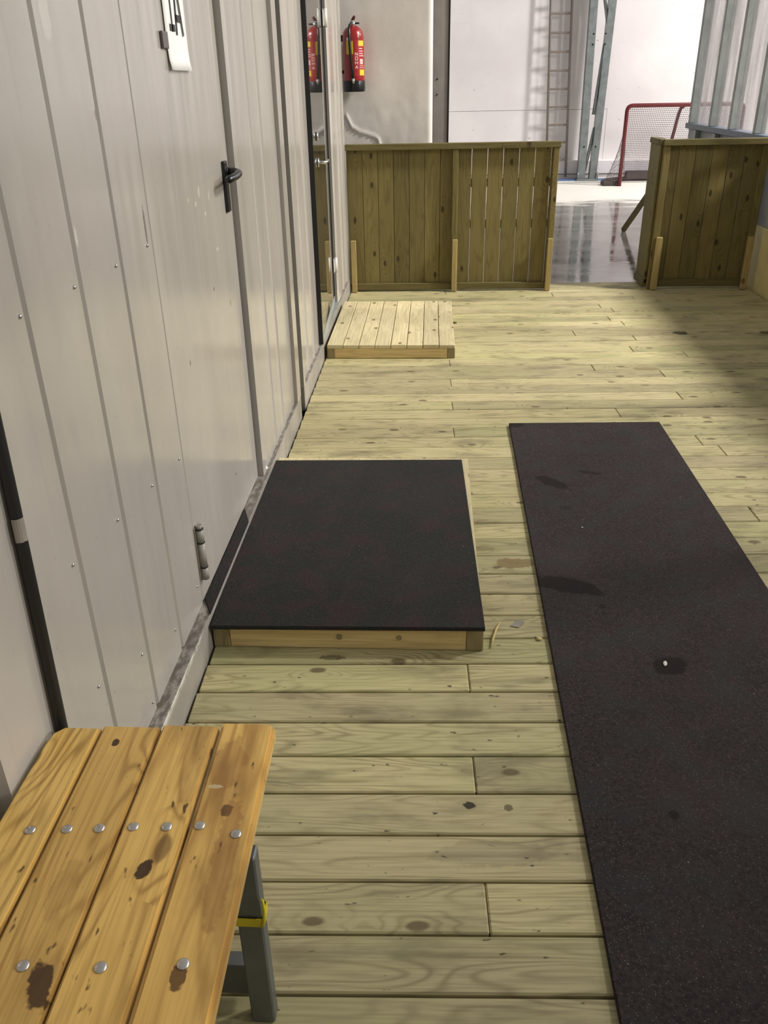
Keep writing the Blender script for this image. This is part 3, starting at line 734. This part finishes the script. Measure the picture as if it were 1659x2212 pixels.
m = MB(); m.box(-.425, -.385, .0, .30, .015, .075, bev=.003, rnd=.4); m.build('side_bottom_rail', M['fencey'], rf)

# ------------------------------------------------------------------ rink boards with glass
rb = empty('rink_boards', (2.55, 4, 0), 'long rink boards with yellow kick plate and glass on grey posts', 'rink boards')
def rbx(name, mat, *b, bev=0):
    m = MB(); m.box(*b, bev=bev); o = m.build(name, mat, rb); o.location = -Vector((2.55, 4, 0)); return o
rbx('kick_plate', M['boardy'], 2.525, 2.58, -2, 9.15, -.12, .46, bev=.004)
rbx('upper_panel', M['boardw'], 2.535, 2.58, -2, 9.15, .462, 1.035)
rbx('cap_rail', M['rail'], 2.50, 2.62, -2, 9.17, 1.036, 1.085, bev=.005)
rbx('stiffener', M['gsteel'], 2.49, 2.534, 6.95, 7.05, .463, 1.035, bev=.003)
for y in (7.55, 8.15, 8.75): rbx('stiffener', M['gsteel'], 2.49, 2.534, y, y + .08, .463, 1.035, bev=.003)
for y in (9.10, 8.44, 7.88, 7.26, 6.6, 5.4, 4.2, 3.0):
    o = rbx('glass_post', M['gsteel'], 2.51, 2.595, y - .025, y + .025, 1.086, 3.0, bev=.004)
ys = (9.10, 8.44, 7.88, 7.26, 6.6, 5.4, 4.2, 3.0)
for a, b in zip(ys, ys[1:]): rbx('glass_pane', M['plexi'], 2.558, 2.568, b + .026, a - .026, 1.086, 2.9)
# timber brace behind
m = MB(); F = Vector((2.254, 10.32, -.115)); T = Vector((2.47, 9.2, .82)); d = (T - F)
MM = Matrix.Translation(F) @ d.to_track_quat('Z', 'Y').to_matrix().to_4x4()
m.box(-.024, .024, -.024, .024, 0.02, d.length, bev=.003, rnd=.2, M=MM)
tag(m.build('timber_brace', M['fencex']), 'slanted timber brace standing on the wet floor behind the dark fence', 'brace')

# ------------------------------------------------------------------ far wooden platform
pl = empty('wooden_platform', (-.243, 5.48, 0), 'low pale plank platform before the glass door', 'platform')
PX0, PX1, PY0, PY1, PZ = -.628, .150, 4.905, 6.03, .084
L = Vector((-.243, 5.48, 0))
w = (PX1 - PX0) / 8
for i in range(8):
    m = MB(); m.box(PX0 + i * w + .0018 - L.x, PX0 + (i + 1) * w - .0018 - L.x, PY0 - L.y, PY1 - L.y, .062, PZ + random.uniform(-.001, .001), bev=.002, rnd=random.random() * 5); m.build('plank', M['plat'], pl)
def sub(name, mat, *b, e=pl, LL=L, bev=.002):
    m = MB(); m.box(b[0] - LL.x, b[1] - LL.x, b[2] - LL.y, b[3] - LL.y, b[4], b[5], bev=bev, rnd=random.random() * 5); return m.build(name, mat, e)
sub('front_board', M['platx'], PX0 + .046, PX1 - .046, PY0 + .004, PY0 + .045, .001, .0615)
sub('back_board', M['platx'], PX0 + .046, PX1 - .046, PY1 - .045, PY1 - .004, .001, .0615)
for x in (PX0, PX1 - .045): sub('side_beam', M['blockw'], x, x + .045, PY0 + .002, PY1 - .002, .001, .0615)

# near wooden step and its mat
L1 = Vector((-.25, 2.6, 0))
s1 = empty('wooden_step', L1, 'low timber step box before the metal door', 'step')
X0s, X1s, Y0s, Y1s = -.640, .163, 1.993, 3.225
sub('front_board', M['platx'], X0s + .05, X1s - .05, Y0s + .002, Y0s + .045, .001, .0745, e=s1, LL=L1)
sub('back_board', M['platx'], X0s + .05, X1s - .05, Y1s - .045, Y1s, .001, .0745, e=s1, LL=L1)
for x in (X0s, X1s - .049): sub('side_beam', M['blockw'], x, x + .049, Y0s, Y1s, .001, .0745, e=s1, LL=L1)
w = (X1s - X0s) / 7
for i in range(7): sub('plank', M['plat'], X0s + i * w + .001, X0s + (i + 1) * w - .001, Y0s + .004, Y1s, .075, .0775, e=s1, LL=L1, bev=0)
for x, r in ((-.262, .0095), (-.085, .0085)):
    m = MB(); m.cyl((x - L1.x, Y0s + .003 - L1.y, .043), (x - L1.x, Y0s - .0005 - L1.y, .043), r); o = m.build('plug', M['blockw'], s1)
def matmesh(name, pts, z0, z1, mat):
    m = MB(); n = len(pts)
    t = bmesh.new(); f = t.faces.new([t.verts.new((x, y, z0)) for x, y in pts])
    r = bmesh.ops.extrude_face_region(t, geom=[f]); bmesh.ops.translate(t, verts=[v for v in r['geom'] if isinstance(v, bmesh.types.BMVert)], vec=(0, 0, z1 - z0))
    bmesh.ops.bevel(t, geom=[e for e in t.edges if abs(e.verts[0].co.z - z1) < 1e-5 and abs(e.verts[1].co.z - z1) < 1e-5], offset=.002, segments=2, affect='EDGES')
    m.merge(t); return m.build(name, mat)
mt = matmesh('rubber_mat', [(-.640, 1.973), (.166, 1.985), (.136, 3.19), (-.658, 3.172), (-.660, 2.9), (-.655, 2.4)][::1], .078, .090, M['stepmat'])
tag(mt, 'dark rubber mat lying on the timber step at the metal door', 'mat')
m = MB(); t = None
sm = matmesh('rubber_strip', [(-.677, 2.075), (-.6425, 2.0), (-.6425, 2.58), (-.6765, 2.68)], .1105, .1165, M['stepmat'])
tag(sm, 'dark rubber strip on the base ledge below the metal door hinge', 'rubber strip')
rn = matmesh('rubber_runner', [(.339, .35), (1.095, .35), (1.112, 3.826), (.386, 3.803)], .0015, .0135, M['runner'])
tag(rn, 'long dark rubber runner with wet marks lying on the deck', 'runner')

# scraps on deck and runner
m = MB(); m.prism([(-.012, -.022, 0), (.014, -.016, 0), (.018, .020, 0), (-.008, .018, 0)], (0, 0, .0015))
o = m.build('tape_scrap', M['tape']); o.location = (.275, 2.135, .0012); o.rotation_euler.z = -.5; tag(o, 'torn grey tape scrap on the deck between step and runner', 'scrap')
m = MB(); m.tube([(0, -.065, 0), (.004, -.02, .002), (.010, .03, .001), (.02, .07, 0)], [.0015, .004, .004, .0015], 6)
o = m.build('wood_sliver', M['straw']); o.location = (.195, 2.07, .0045); o.rotation_euler.z = -.12; tag(o, 'thin pale wood sliver on the deck beside the step corner', 'wood sliver')
def chip(name, loc, s, label, mat=M['wchip'], rz=0):
    m = MB(); t = bmesh.new(); bmesh.ops.create_icosphere(t, subdivisions=2, radius=1)
    for v in t.verts: v.co = Vector((v.co.x * s[0], v.co.y * s[1], v.co.z * s[2])) * (1 + .25 * mn.noise(v.co * 2.1 + Vector(loc)))
    m.merge(t, 0, 0, None, True); o = m.build(name, mat); o.location = (loc[0], loc[1], loc[2] + s[2] * .85); o.rotation_euler.z = rz; tag(o, label, 'chip'); return o
chip('white_chip', (.675, 1.93, .0135), (.006, .012, .003), 'small white chip in a wet spot on the runner', rz=-.3)
chip('white_chip', (.57, 2.74, .0135), (.004, .003, .002), 'tiny white chip near the middle of the runner far half')
chip('wood_chip', (.335, 2.055, .001), (.009, .008, .004), 'small pale wood chip beside the left runner edge', M['straw'])
chip('white_chip', (-.578, 3.27, .001), (.012, .005, .002), 'small white chip on the deck behind the step mat')

# ------------------------------------------------------------------ bench
BL = Vector((-.47, .5, 0))
be = empty('bench', BL, 'lacquered pine slat bench with grey steel legs and zinc bolts', 'bench')
be.rotation_euler.z = 0
def lerpx(xf, xn, y): return xn + (xf - xn) * (y - .59) / (1.118 - .59)
edges = [(-.672, -.6735), (-.583, -.577), (-.476, -.470), (-.372, -.367), (-.270, -.261)]
slats = []
for i in range(4):
    (fa, na), (fb, nb) = edges[i], edges[i + 1]
    m = MB(); t = bmesh.new(); YN, YFa = -.30, 1.113 + .006 * i + (.006 if i == 3 else 0)
    g = .0018
    def cx(f, n, y, s): return lerpx(f, n, y) + s * g
    out = []
    if i == 0: out = [(cx(fa, na, YN, 1), YN), (cx(fb, nb, YN, -1), YN), (cx(fb, nb, YFa, -1), YFa), (cx(fa, na, YFa, 1) + .02, YFa), (cx(fa, na, YFa - .02, 1) + .004, YFa - .016), (cx(fa, na, YFa - .05, 1), YFa - .05)]
    elif i == 3:
        xr = cx(fb, nb, YFa, 0); rad = .022
        out = [(cx(fa, na, YN, 1), YN), (cx(fb, nb, YN, 0), YN)] + [(xr - rad + rad * math.cos(a), YFa - rad + rad * math.sin(a)) for a in [k * PI / 12 for k in range(7)]] + [(cx(fa, na, YFa, 1), YFa)]
    else: out = [(cx(fa, na, YN, 1), YN), (cx(fb, nb, YN, -1), YN), (cx(fb, nb, YFa, -1), YFa), (cx(fa, na, YFa, 1), YFa)]
    f = t.faces.new([t.verts.new((x, y, .452)) for x, y in out])
    r = bmesh.ops.extrude_face_region(t, geom=[f]); bmesh.ops.translate(t, verts=[v for v in r['geom'] if isinstance(v, bmesh.types.BMVert)], vec=(0, 0, .028))
    bmesh.ops.recalc_face_normals(t, faces=t.faces[:])
    bmesh.ops.bevel(t, geom=[e for e in t.edges if abs(e.verts[0].co.z - e.verts[1].co.z) < 1e-5], offset=.0042 if i < 3 else .0075, segments=4, affect='EDGES')
    m.merge(t, rnd=[.35, 2.1, 3.7, 5.05][i])
    o = m.build('seat_slat', M['bench'], be); o.location = -BL; slats.append(o)
for (x, y) in ((-.613, .881), (-.556, .885), (-.506, .888), (-.454, .893), (-.402, .895), (-.351, .899), (-.291, .885), (-.629, .66), (-.526, .662), (-.423, .664), (-.316, .673)):
    m = MB(); t = bmesh.new(); bmesh.ops.create_uvsphere(t, u_segments=18, v_segments=10, radius=.0088)
    for v in t.verts: v.co.z = v.co.z * .42 if v.co.z > 0 else 0
    m.merge(t, 0, 0, Matrix.Translation((x, y, .4802)), True); o = m.build('bolt', M['bolt'], be); o.location = -BL
def bb(name, mat, *b, bev=.002, par=be):
    m = MB(); m.box(*b, bev=bev); o = m.build(name, mat, par)
    if par is be: o.location = -BL
    return o
for y in (.90, -.1):
    for x in (-.289, -.615):
        lg = bb('leg', M['legsteel'], x - .021, x + .021, y - .015, y + .015, 0.0, .425, bev=.003)
        if y > 0 and x > -.4: leg0 = lg
    bb('seat_bearer', M['legsteel'], -.66, -.277, y - .02, y + .02, .4255, .4515)
    bb('cross_bar', M['legsteel'], -.594, -.31, y + .017, y + .047, .03, .11)
m = MB()
pts = [(-.3115, .883), (-.2665, .883), (-.2665, .9165), (-.3115, .9165)]
for (xa, ya), (xb, yb) in zip(pts, pts[1:] + pts[:1]):
    m.prism([(xa, ya, .268), (xb, yb, .268), (xb, yb, .287), (xa, ya, .287)], (-.0 if abs(xa - xb) > .01 else (.0016 if xa > -.28 else -.0016), (-.0016 if ya < .9 else .0016) if abs(xa - xb) > .01 else 0, 0))
m.tube([(-.268, .8815, .272), (-.2635, .882, .285), (-.262, .8835, .31), (-.263, .884, .333)], [.0035, .0035, .003, .002], 6)
o = m.build('strap', M['yellow'], leg0); o['label'] = 'yellow plastic strap'; o.location = (0, 0, 0)
# ------------------------------------------------------------------ camera
R3 = ((0.9985031898044018, 0.05177113183589139, -0.01763887351465066), (0.008261419748642102, -0.46156812383786483, -0.8870662974099118), (-0.05406596798515528, 0.8855928053937794, -0.46130494701509966))
cam = bpy.data.objects.new('camera', bpy.data.cameras.new('camera')); COL.objects.link(cam)
X = Vector(R3[0]); Dn = Vector(R3[1]); Fw = Vector(R3[2])
mm = Matrix((( X.x, -Dn.x, -Fw.x, 0), (X.y, -Dn.y, -Fw.y, 0), (X.z, -Dn.z, -Fw.z, 1.5), (0, 0, 0, 1)))
cam.matrix_world = mm
cam.data.sensor_fit = 'HORIZONTAL'; cam.data.sensor_width = 36; cam.data.lens = 36 * 1789 / 1659
cam.data.clip_start = .02; cam.data.clip_end = 200
S.camera = cam

# ------------------------------------------------------------------ light
def area(name, loc, target, sx, sy, power, col):
    l = bpy.data.lights.new(name, 'AREA'); l.shape = 'RECTANGLE'; l.size = sx; l.size_y = sy; l.energy = power; l.color = col
    o = bpy.data.objects.new(name, l); COL.objects.link(o); o.location = loc
    o.rotation_euler = (Vector(target) - Vector(loc)).to_track_quat('-Z', 'Y').to_euler(); return o
WARM = (1.0, .965, .90); NEUT = (1.0, .97, .95)
k1 = area('rink_or_fill_lamp', (8.3, 5.0, 7.5), (.8, 5.9, .0), .8, 1.6, 165, WARM); k1.data.spread = math.radians(62)
k2 = area('rink_or_fill_lamp', (8.6, 12.0, 7.6), (5.5, 16.2, 1), .6, 1.0, 800, NEUT)
k3 = area('rink_or_fill_lamp', (15, 9, 7.6), (14, 9.5, 0), 1.2, 2.5, 700, NEUT)
wall_fill = area('rink_or_fill_lamp', (17, -1.0, 7.0), (0, 2.0, 1.0), 1.5, 2.5, 900, NEUT)  # fill lamp added to lift the near wall and bench
w = bpy.data.worlds.new('world'); S.world = w; w.use_nodes = True
bg = w.node_tree.nodes['Background']; bg.inputs[0].default_value = (.95, .95, .90, 1); bg.inputs[1].default_value = .30

S.render.engine = 'CYCLES'
S.cycles.use_denoising = True
S.cycles.max_bounces = 8; S.cycles.diffuse_bounces = 4; S.cycles.glossy_bounces = 4; S.cycles.transparent_max_bounces = 12
S.cycles.sample_clamp_indirect = 6
vs_ = S.view_settings
vs_.view_transform = 'Standard'; vs_.look = 'None'; vs_.gamma = 1; vs_.exposure = 0.25; vs_.use_curve_mapping = False
